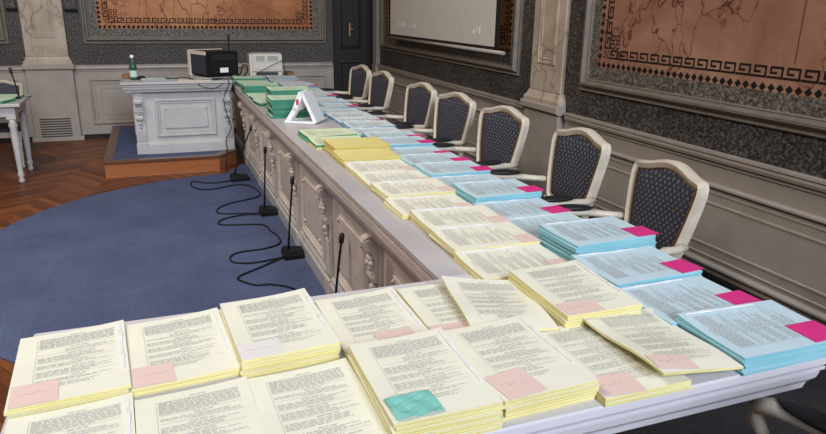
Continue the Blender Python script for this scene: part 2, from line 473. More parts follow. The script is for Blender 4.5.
# rug and podium ------------------------------------------------------
RC, RR = Vector((.713, 4.364)), 1.934
pts = []
for i in range(97):
    a = R(95) + R(175) * i / 96
    pts.append((RC.x + RR * math.cos(a), RC.y + RR * math.sin(a)))
pts += [(.778, 2.432), (.778, 6.62), (.735, 6.62), (.63, 6.46)]
b = MB(); b.rings([[(x, y, z) for x, y in pts] for z in (.0005, .007, .009)], 'carpet', True)
rug = tag(recentre(b.build('rug'), (.3, 4.36, 0)), 'round blue carpet lying on the parquet before the carved desks', 'rug')

b = MB(); b.box(1.44, 2.695, -3., 8.2, .0005, .0055, 'shade_sheet'); b.box(-1.2, 1.44, -3., .915, .0005, .0055, 'shade_sheet'); b.box(.87, 1.44, .915, 1.6, .0005, .0055, 'shade_sheet')  # added dark sheets: shade behind the desks painted over the parquet
tag(recentre(b.build('floor_shade_sheet'), (2.05, 3, 0)), 'dark sheet painted as floor shade under the armchairs along the wall', 'carpet')
pod = thing('podium', 'low wooden podium with blue carpet inlay under the white desk', 'podium', (.1, 7.4, 0))
POD = [(-.50, 6.41), (.512, 6.41), (.702, 6.665), (.702, 8.40), (-.50, 8.40)]
def inset(poly, d):
    out = []; n = len(poly)
    for i in range(n):
        p, q, r_ = Vector(poly[i - 1]), Vector(poly[i]), Vector(poly[(i + 1) % n])
        e1, e2 = (q - p).normalized(), (r_ - q).normalized(); n1, n2 = Vector((-e1.y, e1.x)), Vector((-e2.y, e2.x))
        m = (n1 + n2) / (1 + n1.dot(n2)); out.append(tuple(q + m * d))
    return out
pz = lambda d, z: [(x, y, z) for x, y in inset(POD, d)]
b = MB(); b.rings([pz(.012, .001), pz(.012, .128)], 'podium_wood', True); b.build('riser', pod)
b = MB(); b.rings([pz(.016, .1285), pz(.003, .130), pz(0, .134), pz(0, .149), pz(.005, .154), pz(.085, .154), pz(.085, .1285)], 'podium_edge', False, loop=True); b.build('edging', pod)
b = MB(); b.rings([pz(.086, .129), pz(.086, .1535)], 'carpet', True); b.build('carpet_inlay', pod)

# ------------------------------------------------------------------ carved desks
def top_board(b, x0, x1, y0, y1, zt, m='desk_top', trim='desk_trim', hgt=.105, deep=False):
    """moulded desk top; rings of (z, inset)"""
    def ring(z, i): return [(x0 + i, y0 + i, z), (x1 - i, y0 + i, z), (x1 - i, y1 - i, z), (x0 + i, y1 - i, z)]
    b.rings([ring(zt - .024, .003), ring(zt - .021, 0), ring(zt - .004, 0), ring(zt, .004)], m, True)
    if deep: return [ring(zt - z, i) for z, i in ((.150, .094), (.150, .052), (.130, .048), (.127, .036), (.112, .030), (.088, .014), (.066, .008), (.063, .014), (.055, .014), (.053, .004), (.035, .004), (.032, .014), (.0245, .014))]
    return [ring(zt - hgt, .075), ring(zt - hgt + .006, .034), ring(zt - .082, .030), ring(zt - .066, .018), ring(zt - .050, .014), ring(zt - .048, .022), ring(zt - .042, .022), ring(zt - .041, .008), ring(zt - .033, .008), ring(zt - .032, .022), ring(zt - .0245, .022)]

def scroll_module(desk, mp, c, z0, zt, w=.026, mat='desk', zp=None):
    """pilaster with fluting, scroll bracket, rosette and drop. mp(u, v, n)"""
    p = MB()
    p.box(c - .052, c + .052, z0, z0 + .105, -.01, .034, mat, bev=.005, mp=mp)
    p.box(c - .044, c + .044, z0 + .105, zp or zt, -.01, .018, mat, mp=mp)
    for k in (-1, 0, 1): p.box(c + k * .026 - .008, c + k * .026 + .008, z0 + .125, zt - .30, .018, .027, mat, bev=.003, mp=mp)
    pil = p.build('pilaster', desk)
    s = MB()
    prof = [(.018, 0), (.058, 0), (.074, .008), (.082, .024), (.079, .042), (.067, .055), (.050, .066), (.038, .084), (.031, .108), (.031, .130), (.038, .148), (.047, .162), (.050, .180), (.044, .198), (.030, .208), (.018, .212)]
    s.rings([[mp(c + du, zt - .003 - d, n) for n, d in prof] for du in (-w, w)], mat, True)
    for du, sg in ((-w, -1), (w, 1)):         # raised volute eyes on both cheeks
        for n0, d0, r0 in ((.054, .030, .021), (.034, .182, .012)):
            rs = []
            for rr, e in ((r0, 0), (r0 * .9, .006), (r0 * .4, .008)):
                rs.append([mp(c + du + sg * e, zt - .003 - d0 + rr * math.cos(a * math.pi / 6), n0 + rr * math.sin(a * math.pi / 6)) for a in range(12)])
            s.rings(rs, mat, True)
    s.build('scroll_bracket', pil)
    r = MB(); zc = zt - .122
    for k in range(6):
        a = k * math.pi / 3; q = mp(c + .022 * math.cos(a), zc + .022 * math.sin(a), .044); r.ball(q, .014, .014, .014, mat, 8, 5)
    r.ball(mp(c, zc, .052), .013, .013, .013, mat, 8, 5)
    r.build('rosette', pil)
    for dz, n0, rr in ((.235, .032, .016), (.268, .028, .012)):
        r = MB(); r.ball(mp(c, zt - dz, n0), rr, rr, rr * 1.15, mat, 8, 5); r.build('drop', pil)

def desk_panel(desk, mp, u0, u1, v0, v1, mat='desk'):
    b = MB()
    b.frame(u0, u1, v0, v1, [(0, 0), (0, .010), (.008, .020), (.020, .020), (.030, .006), (.040, .010), (.046, .002), (.046, 0)], mat, mp)
    j = .075
    b.box(u0 + j, u1 - j, v0 + j, v1 - j, 0, .012, mat, bev=.005, mp=mp)
    p = b.build('front_panel', desk)
    for u in (u0 + j + .02, u1 - j - .02):
        for v in (v0 + j + .02, v1 - j - .02):
            s = MB(); s.ball(mp(u, v, .014), .011, .011, .011, mat, 8, 5); s.build('boss', p)

ZD = .78
# long desk
LX0, LX1, LY0, LY1 = .71, 1.425, 1.616, 7.75
ld = thing('long_desk', 'long carved white desk running beside the armchairs, covered with papers', 'desk', (1.05, 4.6, 0))
b = MB(); mould = top_board(b, LX0, LX1, LY0, LY1, ZD, 'long_top', deep=True); b.build('desktop', ld)
b = MB(); b.rings(mould, 'desk_trim', True); b.build('cornice', ld)
lm = lambda u, v, n: (.81 - n, u, v)
b = MB(); b.box(.81, .835, LY0 + .02, LY1 - .10, .002, ZD - .151, 'desk_trim')
prof = [(0, .002), (.030, .002), (.030, .085), (.018, .10), (.018, .115), (0, .125)]
b.rings([[lm(LY0 + .02, z, n) for n, z in prof], [lm(LY1 - .09, z, n) for n, z in prof]], 'desk', True)
b.build('front_board', ld)
cons = [1.64 + .83 * k for k in range(7)]
for c in cons[1:]: scroll_module(ld, lm, c, .002, ZD - .152, mat='desk_trim')
for c0, c1 in zip(cons, cons[1:]): desk_panel(ld, lm, c0 + .12, c1 - .12, .15, ZD - .185, 'desk_trim')
for y in [LY0 + .03] + [c for c in cons[1:]] + [LY1 - .13]:
    b = MB(); b.box(.836, 1.32, y - .015, y + .015, .0065, ZD - .152, 'desk'); b.build('divider', ld)

# near table
NX0, NX1, NY0, NY1 = -.316, 1.388, .917, 1.612
nt = thing('front_table', 'white moulded table filled with yellow document stacks', 'table', (.55, 1.3, 0))
b = MB(); mould = top_board(b, NX0, NX1, NY0, NY1, ZD); b.build('tabletop', nt)
b = MB(); b.rings(mould, 'desk_top', True); b.build('cornice', nt)
b = MB(); b.box(NX0 + .09, .83, 1.52, 1.545, .002, ZD - .106, 'desk_trim'); b.build('modesty_board', nt)
fm2 = lambda u, v, n: (u, 1.545 + n, v)
for c0, c1 in ((-.2, .28), (.32, .79)): desk_panel(nt, fm2, c0, c1, .15, ZD - .15, 'desk_trim')
for x in (NX0 + .09, .79): b = MB(); b.box(x, x + .03, 1.40, 1.518, .0062, ZD - .106, 'desk_trim'); b.build('end_board', nt)

# white desk on the podium
ZP = .1545; ZW = .832
wd = thing('white_desk', 'carved white desk with raised panel standing on the podium', 'desk', (.2, 7.0, ZP))
b = MB(); mould = top_board(b, -.292, .705, 6.585, 7.30, ZW, 'desk', 'desk', .10); b.build('desktop', wd)
b = MB(); b.rings(mould, 'desk', True); b.build('cornice', wd)
wm = lambda u, v, n: (u, 6.68 - n, v)
b = MB(); b.box(-.195, .685, 6.68, 7.22, ZP, ZW - .10, 'desk')
prof = [(0, ZP), (.030, ZP), (.030, ZP + .085), (.018, ZP + .10), (.010, ZP + .11), (0, ZP + .115)]
b.rings([[wm(-.11, z, n) for n, z in prof], [wm(.60, z, n) for n, z in prof]], 'desk', True)
b.build('carcass', wd)
for c in (-.158, .630): scroll_module(wd, wm, c, ZP, ZW - .150, zp=ZW - .10)
desk_panel(wd, wm, -.02, .525, ZP + .155, ZW - .165)
s_ = MB(); scroll_side = lambda u, v, n: (-.195 - n, u, v)
desk_panel(wd, scroll_side, 6.85, 7.15, ZP + .155, ZW - .165); s_.bm.free()

# ------------------------------------------------------------------ armchairs
def chair_outline(inset=0.):
    half = [(x * .885, z) for x, z in [(0, .565), (.10, .565), (.165, .570), (.200, .595), (.216, .64), (.232, .70), (.247, .77), (.259, .84), (.264, .89), (.258, .925), (.240, .944), (.205, .948), (.155, .955), (.10, .970), (.05, .981), (0, .985)]]
    full = half + [(-x, z) for x, z in reversed(half[1:-1])]
    if inset == 0: return full
    n = len(full); out = []
    for i in range(n):
        a, c = Vector(full[i - 1]), Vector(full[(i + 1) % n]); t = (c - a).normalized(); nr = Vector((-t.y, t.x))
        out.append(tuple(Vector(full[i]) + nr * inset))
    return out
def back_pt(x, z, d):
    return (x, -.205 - (z - .5) * .17 + .35 * x * x + d, z + d * .16)

def make_chair(arms=True):
    t = thing('armchair' if arms else 'side_chair', 'x', 'chair')
    b = MB()
    O, I1, I2 = chair_outline(), chair_outline(.014), chair_outline(.034)
    b.rings([[back_pt(x, z, -.020) for x, z in I2], [back_pt(x, z, -.020) for x, z in O], [back_pt(x, z, .012) for x, z in O], [back_pt(x, z, .024) for x, z in I1], [back_pt(x, z, .012) for x, z in I2]], 'chair_wood', False, True, loop=True)
    for s in (-1, 1):
        b.tube([(s * .185, -.20, .42), (s * .185, -.205, .52), (s * .180, -.205, .585)], [.020, .017, .019], 'chair_wood', 8)
    bf = b.build('back_frame', t, 50, False)
    b = MB(); J0 = chair_outline(.032); J = [[(x * k, .765 + (z - .765) * k) for x, z in J0] for k in (1., .94, .80, .50)]
    rs = [[back_pt(x, z, d) for x, z in j] for j, d in zip(J, (.004, .014, .022, .026))]
    b.rings(rs, 'fabric', False, True)
    f = b.bm.faces.new([v for v in list(b.bm.verts)[-len(J[3]):]]); f.material_index = 0
    b.rings([[back_pt(x, z, -.012) for x, z in J[0]], [back_pt(x, z, -.018) for x, z in J[2]]], 'fabric', False)
    f = b.bm.faces.new([v for v in list(b.bm.verts)[-len(J[2]):]]); f.material_index = 0
    b.build('back_cushion', t, 0, False)
    b = MB(); g = [back_pt(x, z, .016) for x, z in chair_outline(.037)]
    b.tube(g + [g[0]], .0035, 'gold', 6); b.build('braid', bf, 0, False)
    b = MB()
    def seat_ring(o, z):
        P = []
        for x, y in ((-.215, -.215), (.215, -.215), (.26, .19), (.20, .235), (-.20, .235), (-.26, .19)):
            v = Vector((x, y)); v = v * (1 + o / v.length); P.append((v.x, v.y, z))
        return P
    b.rings([seat_ring(-.01, .365), seat_ring(.0, .375), seat_ring(.004, .42), seat_ring(-.004, .432)], 'chair_wood', True); b.build('seat_frame', t, 0, False)
    b = MB(); b.rings([seat_ring(-.010, .433), seat_ring(-.004, .455), seat_ring(-.02, .478), seat_ring(-.08, .490)], 'fabric', True, True); b.build('seat_cushion', t, 40, False)
    for s in (-1, 1):
        b = MB(); b.lathe([(.016, 0), (.020, .015), (.014, .04), (.022, .28), (.026, .30), (.020, .315), (.026, .33), (.026, .37)], (s * .215, .185, 0), 'chair_wood', 10); b.build('leg', t, 0, False)
        b = MB(); b.tube([(s * .195, -.265, 0), (s * .19, -.225, .2), (s * .19, -.20, .37)], [.016, .021, .024], 'chair_wood', 8); b.build('leg', t, 0, False)
    if arms:
        for s in (-1, 1):
            b = MB()
            b.tube([(s * .214, -.215, .672), (s * .238, -.16, .672), (s * .262, -.06, .682), (s * .270, .05, .690), (s * .272, .125, .688), (s * .271, .160, .674), (s * .268, .158, .648), (s * .264, .130, .612), (s * .256, .100, .56), (s * .248, .095, .50), (s * .243, .10, .41)],
                   [.016, .016, .018, .020, .022, .022, .018, .015, .015, .016, .020], 'chair_wood', 10, 1.25)
            a = b.build('arm', t, 0, False)
            b = MB()
            n = 12; rs = []
            for i in range(9):
                f = i / 8; y = -.085 + .20 * f; w = .003 + .031 * math.sin(math.pi * f) ** .45
                x = s * (.259 + .012 * f); rs.append([(x + w * math.cos(2 * math.pi * k / n), y, .702 + .008 * f + .45 * w * math.sin(2 * math.pi * k / n) + .004) for k in range(n)])
            b.rings(rs, 'blackmatte', True, True); b.build('arm_pad', a, 0, False)
    return t

proto = make_chair()
CH = [  # y of the back's middle, turn
    (2.115, -6, 'cream armchair with navy back nearest the front table, its back clear of others'),
    (2.745, -2, 'second armchair from the front table, beside the tall blue stack'),
    (3.54, 5.5, 'third armchair from the front table along the panelled wall'),
    (4.24, 7, 'fourth armchair from the front table, before the marble pilaster'),
    (4.89, 4, 'fifth armchair from the front table, under the projection screen corner'),
    (5.87, 4, 'second armchair from the dark corner door along the wall'),
    (6.55, 5, 'armchair farthest along the wall, beside the dark corner door'),
]
for i, (y, a, lab) in enumerate(CH):
    o = proto if i == 0 else copy_tree(proto)
    o.location = (1.685, y - .25 * math.sin(R(a)), .0065); o.scale = (1.0 if i < 2 else 1.03, 1, .942 if i == 0 else .972); o.rotation_euler = (0, 0, R(90 + a)); tag(o, lab, 'chair', 'armchairs along the long desk')
o = copy_tree(proto); o.location = (1.055, .757, .0065); o.rotation_euler = (0, 0, R(18)); o.scale = (.95, .95, .935)
tag(o, 'armchair pulled up to the front table, only its scrolled arm in view', 'chair')
o['group'] = 'armchair at the front table'
sc_ = make_chair(False); sc_.scale = (.80, .80, .80); sc_.location = (-1.40, 7.27, .001); sc_.rotation_euler = (0, 0, R(176))
tag(sc_, 'cream framed chair with navy back tucked behind the small side table', 'chair')

# ------------------------------------------------------------------ side table by the far wall
st = thing('side_table', 'small white table with turned legs holding green papers', 'table', (-1.75, 6.72, 0))
b = MB(); b.rings([[(x0, y0, z), (x1, y0, z), (x1, y1, z), (x0, y1, z)] for z, x0, x1, y0, y1 in ((.665, -2.46, -1.095, 6.42, 7.04), (.67, -2.48, -1.075, 6.40, 7.06), (.690, -2.48, -1.075, 6.40, 7.06), (.695, -2.475, -1.08, 6.405, 7.055))], 'desk', True); b.build('tabletop', st)
b = MB(); b.frame(-2.42, -1.125, 6.445, 7.015, [(0, .585), (0, .6645), (.02, .6645), (.02, .585)], 'desk', lambda u, v, n: (u, v, n), False); b.build('apron', st)
for x in (-2.38, -1.160):
    for y in (6.482, 6.977):
        b = MB(); b.box(x - .036, x + .036, y - .036, y + .036, .555, .6645, 'desk', bev=.004)
        b.lathe([(.020, .001), (.026, .02), (.018, .05), (.030, .075), (.020, .10), (.022, .13), (.032, .42), (.028, .48), (.038, .505), (.028, .53), (.034, .555)], (x, y, 0), 'desk', 14); b.build('leg', st)

# ------------------------------------------------------------------ documents
def layouts():
    out = []
    for sd in range(6):
        rnd = random.Random(40 + sd); L = []
        W, H = .21, .297; x0, x1 = .040, .188
        def line(y, a, c, hgt=.0017):
            x = a
            while x < c:
                w = rnd.uniform(.006, .018); w = min(w, c - x)
                L.append((x, min(x + w, c), y, y + hgt)); x += w + rnd.uniform(.0016, .003)
        def rule(y, a=x0, c=x1): L.append((a, c, y, y + .0007))
        y = .020
        line(y, .098, .128, .0024); y += .008
        for k in range(11): line(y, x0, x1 if k < 10 else rnd.uniform(.09, .15)); y += .0041
        rule(y + .001); y += .006
        line(y, .10, .135, .0022); y += .008
        for k in range(3): line(y, x0 + rnd.choice((0, .012, .05)), rnd.uniform(.15, x1)); y += .0050
        rule(y); y += .006
        while y < .225:
            line(y, .085 + rnd.uniform(0, .02), .120 + rnd.uniform(0, .03), .0022); y += .0070
            for k in range(rnd.randint(3, 5)): line(y, x0, rnd.uniform(.12, x1)); y += .0046
            if rnd.random() < .6: rule(y + .0005)
            y += .0055
        for k in range(3): line(y, x0 + .04, rnd.uniform(.12, .17)); y += .005
        L.append((x0 - .004, x0 - .0032, .025, .25))
        out.append([(a - W / 2, c - W / 2, H / 2 - d, H / 2 - b_) for a, c, b_, d in L])
    return out
LAY = layouts()
DW, DH = .21, .297
def disp_fn(kind, sd):
    r = random.Random(900 + sd); a, c, e = r.uniform(.004, .012), r.uniform(.002, .010), r.uniform(-.0015, .0015)
    def std(u, v):
        x, y = u / DW + .5, v / DH + .5
        return a * max(0, x - .35) ** 2 * (.6 + .8 * y) + c * max(0, x + y - 1.35) ** 2 + e * math.sin(5 * y + 2) * (1 - x)
    def flip(u, v):       # page standing away along its long side, curling like a wave
        x, y = u / DW + .5, v / DH + .5
        return .026 * (1 - x) ** 1.6 * (.35 + .65 * y) + .004 * math.sin(6 * y)
    def lift(u, v):
        x, y = u / DW + .5, v / DH + .5
        return .024 * (1 - x) * (.75 + .25 * math.cos(3 * y)) + .003 * math.sin(7 * y)
    def flat(u, v): return 0.
    return {'std': std, 'flip': flip, 'lift': lift, 'flat': flat}[kind]
_docs = {}
def doc_mesh(color, t, kind='flat', lay=None, sd=0):
    key = (color, round(t, 4), kind, lay, sd)
    if key in _docs: return _docs[key]
    top, edge = PAPER[color]; f = disp_fn(kind, sd); b = MB()
    nx, ny = (1, 1) if kind == 'flat' else (9, 11)
    bm = b.bm; ke, kt = b.mi(edge), b.mi(top)
    g = lambda i, j: (-DW / 2 + DW * i / nx, -DH / 2 + DH * j / ny)
    T = [[bm.verts.new((*g(i, j), t + f(*g(i, j)))) for j in range(ny + 1)] for i in range(nx + 1)]
    B = [[bm.verts.new((*g(i, j), f(*g(i, j)) if kind in ('flip', 'lift') else 0)) for j in range(ny + 1)] for i in range(nx + 1)]
    for i in range(nx):
        for j in range(ny):
            q = bm.faces.new((T[i][j], T[i + 1][j], T[i + 1][j + 1], T[i][j + 1])); q.material_index = kt; q.smooth = True
            q = bm.faces.new((B[i][j + 1], B[i + 1][j + 1], B[i + 1][j], B[i][j])); q.material_index = ke
    T = [[bm.verts.new(v.co) for v in row] for row in T]
    for i in range(nx):
        for j in (0, ny): q = bm.faces.new((B[i][j], B[i + 1][j], T[i + 1][j], T[i][j])); q.material_index = ke
    for j in range(ny):
        for i in (0, nx): q = bm.faces.new((B[i][j], B[i][j + 1], T[i][j + 1], T[i][j])); q.material_index = ke
    bmesh.ops.recalc_face_normals(bm, faces=bm.faces)
    if lay is not None:
        z = lambda u, v: t + f(u, v) + .0005
        for a, c, y0, y1 in LAY[lay]:
            n = 1 if c - a < .04 else 6
            if y1 - y0 > .1:
                for k in range(8):
                    p, q = y0 + (y1 - y0) * k / 8, y0 + (y1 - y0) * (k + 1) / 8
                    b.face([(a, p, z(a, p)), (c, p, z(c, p)), (c, q, z(c, q)), (a, q, z(a, q))], 'ink')
                continue
            for k in range(n):
                p, q = a + (c - a) * k / n, a + (c - a) * (k + 1) / n
                b.face([(p, y0, z(p, y0)), (q, y0, z(q, y0)), (q, y1, z(q, y1)), (p, y1, z(p, y1))], 'ink')
    me = bpy.data.meshes.new('document'); bm.to_mesh(me); bm.free()
    for m in b.mats: me.materials.append(M[m] if isinstance(m, str) else m)
    _docs[key] = me; return me
_strips = {}
def strip_mesh(t, kind, sd):
    key = (round(t, 4), kind, sd)
    if key in _strips: return _strips[key]
    f = disp_fn(kind, sd); b = MB(); rs = []
    for k in range(13):
        v = DH * (.44 - .70 * k / 12); x0, x1 = DW / 2 - .0120, DW / 2 - .0070
        w = .0012 if k in (3, 4, 9) else 0
        z = t + f(DW / 2 - .009, v) + .0006
        rs.append([(x0 - w, v, z), (x1 + w, v, z), (x1 + w, v, z + .0018 + 1.5 * w), (x0 - w, v, z + .0018 + 1.5 * w)])
    b.rings(rs, 'strip', True)
    bmesh.ops.recalc_face_normals(b.bm, faces=b.bm.faces)
    me = bpy.data.meshes.new('binding_strip'); b.bm.to_mesh(me); b.bm.free(); me.materials.append(M['strip'])
    _strips[key] = me; return me
_notes = {}
def note_mesh(t, kind, sd, mat, u0, u1, v0, v1, skew=0., crumple=0.):
    key = (round(t, 4), kind, sd, mat, u0, u1, v0, v1, skew, crumple)
    if key in _notes: return _notes[key]
    f = disp_fn(kind, sd); b = MB(); n = 6; r = random.Random(5)
    cu, cv = (u0 + u1) / 2, (v0 + v1) / 2; c, s = math.cos(skew), math.sin(skew)
    V = []
    for i in range(n + 1):
        row = []
        for j in range(n + 1):
            du, dv = u0 + (u1 - u0) * i / n - cu, v0 + (v1 - v0) * j / n - cv
            u, v = cu + c * du - s * dv, cv + s * du + c * dv
            uu, vv = max(-DW / 2, min(DW / 2, u)), max(-DH / 2, min(DH / 2, v))
            z = t + f(uu, vv) + .0012 + crumple * (r.random() * .35 + abs(math.sin(i * 1.1 + j * .5)))
            row.append((u, v, z))
        V.append(row)
    lo = [[b.bm.verts.new(p) for p in row] for row in V]
    hi = [[b.bm.verts.new((p[0], p[1], p[2] + .0006)) for p in row] for row in V]
    k = b.mi(mat)
    for i in range(n):
        for j in range(n):
            for q in ((hi[i][j], hi[i + 1][j], hi[i + 1][j + 1], hi[i][j + 1]), (lo[i][j + 1], lo[i + 1][j + 1], lo[i + 1][j], lo[i][j])):
                fc = b.bm.faces.new(q); fc.material_index = k; fc.smooth = False
    for i in range(n):
        for j in (0, n):
            b.bm.faces.new((lo[i][j], lo[i + 1][j], hi[i + 1][j], hi[i][j])); b.bm.faces.new((lo[j][i], lo[j][i + 1], hi[j][i + 1], hi[j][i]))
    bmesh.ops.recalc_face_normals(b.bm, faces=b.bm.faces)
    if mat in ('note_pink', 'note_lilac') and crumple == 0:       # a line of handwriting
        for q in range(7):
            u = u0 + .014 + q * .008; v = cv + .004 * math.sin(q * 2.1)
            if u > u1 - .012: break
            z = t + f(max(-DW / 2, u), max(-DH / 2, v)) + .0024
            b.face([(u, v, z), (u + .005, v + .001, z), (u + .005, v + .0022, z), (u, v + .0012, z)], 'ink')
    me = bpy.data.meshes.new('sticky_note'); b.bm.to_mesh(me); b.bm.free()
    for m in b.mats: me.materials.append(M[m])
    _notes[key] = me; return me
def link(name, me, parent=None):
    o = bpy.data.objects.new(name, me); COL.objects.link(o)
    if parent is not None: o.parent = parent
    return o
ORD = ['topmost', 'second', 'third', 'fourth', 'fifth', 'sixth', 'seventh', 'eighth', 'ninth', 'tenth']
NOTE_NAMES = {'note_pink': 'pale pink note', 'note_lilac': 'white lilac note', 'note_teal': 'crumpled teal note', 'note_magenta': 'bright magenta note'}
def stack(x, y, rot, n, t, color, desc, place, group, note=None, lay=None, kind='std', sd=0, strip=True, jit=.004, z0=ZD + .0006, ttop=None, under=None):
    """n bound documents lying on each other; desc names the kind, place says which stack"""
    if n >= 3 and y < 4 and color != 'mint': n2 = min(9, round(n * 1.45)); t = t * n / n2; n = n2
    rnd = random.Random(int(x * 977 + y * 3331)); z = z0
    for k in range(n):
        istop = k == n - 1
        tt = (ttop or t) if istop else t
        me = doc_mesh(color if istop or under is None else under, tt, kind if istop else 'flat', lay if istop else None, sd if istop else 0)
        o = link('document', me)
        j = 0 if istop else jit
        o.location = (x + rnd.uniform(-j, j), y + rnd.uniform(-j, j), z)
        o.rotation_euler = (0, 0, rot + (0 if istop else R(rnd.uniform(-1.2, 1.2))))
        if n == 1: lab = '%s %s' % (desc, place)
        else: lab = '%s, %s of %s' % (desc, ORD[n - 1 - k] if istop else ORD[n - 1 - k] + ' from top', place)
        tag(o, lab, 'document', group)
        if istop:
            if strip: tag(link('binding_strip', strip_mesh(tt, kind, sd), o), 'glossy white binding strip')
            if note:
                nm, arg = note[0], note[1:]
                tag(link('sticky_note', note_mesh(tt, kind, sd, nm, *arg), o), NOTE_NAMES[nm])
        z += tt + .0005
    return z
PINK = ('note_pink', -.104, -.022, -.148, -.070)
# -- stacks on the front table: back row
GF = 'yellow documents on the front table'
def fs(x, y, a, n, t, place, **kw):
    kw.setdefault('lay', random.randint(0, 5)); kw.setdefault('sd', random.randint(0, 3))
    return stack(x, y, R(a), n, t, 'yellow', kw.pop('desc', 'yellow-edged cream document'), place, GF, **kw)
fs(-.212, 1.394, 4.2, 3, .008, 'stack on the front table beside the parquet', note=PINK)
fs(-.002, 1.404, 4., 2, .009, 'stack between the parquet-side and lilac-note stacks', note=PINK)
fs(.211, 1.400, 3., 4, .010, 'stack bearing the white lilac note', note=('note_lilac', -.105, -.015, -.150, -.078))
fs(.436, 1.392, .5, 2, .009, 'stack behind the teal-note stack', note=('note_pink', -.02, .07, -.150, -.075))
fs(.655, 1.392, -1., 2, .009, 'stack with the curled document leaning over it', kind='flat', strip=False, note=('note_pink', -.104, -.01, -.150, -.085))
fs(.962, 1.336, -1.5, 5, .0100, 'stack beside the nearest blue stacks', note=('note_pink', -.10, -.0, -.148, -.085))
fs(.752, 1.355, -9., 1, .006, 'leaning over its neighbour stack', z0=ZD + .0205, kind='flip', strip=False, desc='curled yellow-edged document')
# -- front row
fs(-.192, 1.086, 3., 1, .012, 'lying at the free end of the front row', desc='single cream document')
fs(.020, 1.072, 2.6, 1, .014, 'second in the front row, no note on it', desc='single cream document', strip=False)
fs(.225, 1.074, 1.5, 1, .015, 'third in the front row, beside the teal-note stack', desc='single cream document', strip=False)
fs(.434, 1.069, -.5, 5, .0105, 'stack bearing the teal note', note=('note_teal', -.098, -.008, -.142, -.072, .05, .004), lay=2)
fs(.652, 1.087, 1.3, 4, .0105, 'stack beside the teal-note stack', note=('note_pink', -.100, -.012, -.146, -.058, .12), lay=4)
fs(.866, 1.062, 0., 2, .009, 'stack half under the tilted document', kind='flat', strip=False, note=('note_pink', -.104, -.005, -.148, -.075, -.12))
fs(1.000, 1.058, -1., 1, .006, 'resting beside the nearest blue stack', z0=ZD + .022, kind='lift', strip=False, desc='tilted yellow-edged document', note=('note_pink', -.100, -.005, -.140, -.085, -.1))

# -- yellow row on the long desk, from the front table on
NUM = ['first', 'second', 'third', 'fourth', 'fifth', 'sixth', 'seventh', 'eighth', 'ninth', 'tenth', 'eleventh', 'twelfth', 'thirteenth', 'fourteenth', 'fifteenth', 'sixteenth', 'seventeenth', 'eighteenth', 'nineteenth', 'twentieth', 'twenty-first', 'twenty-second', 'twenty-third', 'twenty-fourth', 'twenty-fifth', 'twenty-sixth', 'twenty-seventh', 'twenty-eighth', 'twenty-ninth', 'thirtieth', 'thirty-first', 'thirty-second', 'thirty-third', 'thirty-fourth']
GY = 'yellow documents in a row on the long desk'
YC = [(.955, 1.590 + .03, 2, .009), (.962, 1.838, 3, .009), (.970, 2.052, 3, .0085), (.945, 2.266, 2, .009), (.958, 2.480, 3, .009), (.955, 2.694, 2, .009), (.958, 2.908, 2, .010)]
for i, (x, y, n, t) in enumerate(YC):
    if i == 0: y = 1.628
    stack(x, y, R(90 + random.uniform(-1, 2.5)), n, t, 'yellow', 'cream document', '%s yellow stack along the long desk' % NUM[i], GY, note=('note_pink', -.104, -.030, -.150, -.085), lay=i % 6, sd=i % 4)
for i, (x, y, n, t) in enumerate([(.955, 3.122, 3, .011), (.965, 3.338, 4, .013)]):
    stack(x, y, R(90 + 2 * i), n, t, 'deep', 'deep yellow document', '%s deep-yellow stack along the long desk' % NUM[i], GY, strip=False, lay=None, kind='std', sd=i)
for i, (x, y, n, t) in enumerate([(.925, 3.565, 2, .012), (.920, 3.790, 3, .010)]):
    stack(x, y, R(90 + 3 * i), n, t, 'mint', 'mint green document', '%s low green stack before the white display stand' % NUM[i], 'green documents on the long desk', strip=False, lay=i, sd=i, under='yellow' if i == 0 else None)
# -- tall green stacks behind the display stand
GG = 'green documents on the long desk'
def gs(x, y, a, n, t, place, lay=None): stack(x, y, R(a), n, t, 'green', 'green document', place, GG, strip=False, lay=lay, kind='std', sd=1, jit=.006)
gs(.872, 4.655, 90, 8, .0155, 'tall green stack behind the display stand', 1)
gs(.920, 4.960, 91, 8, .0187, 'taller green stack, second behind the stand', 2)
gs(.865, 5.27, 96, 2, .012, 'low green stack behind the two tall ones')
gs(.870, 5.50, 92, 2, .012, 'low green stack before the medium one')
gs(.865, 6.005, 90, 5, .014, 'medium green stack before the far end', 1)
gs(.870, 5.75, 90, 1, .012, 'lying before the medium green stack')
gs(.885, 6.29, 88, 3, .012, 'third green stack from the far end')
gs(.880, 6.56, 92, 3, .012, 'second green stack from the far end')
gs(.875, 6.86, 90, 4, .012, 'green stack nearest the far end')

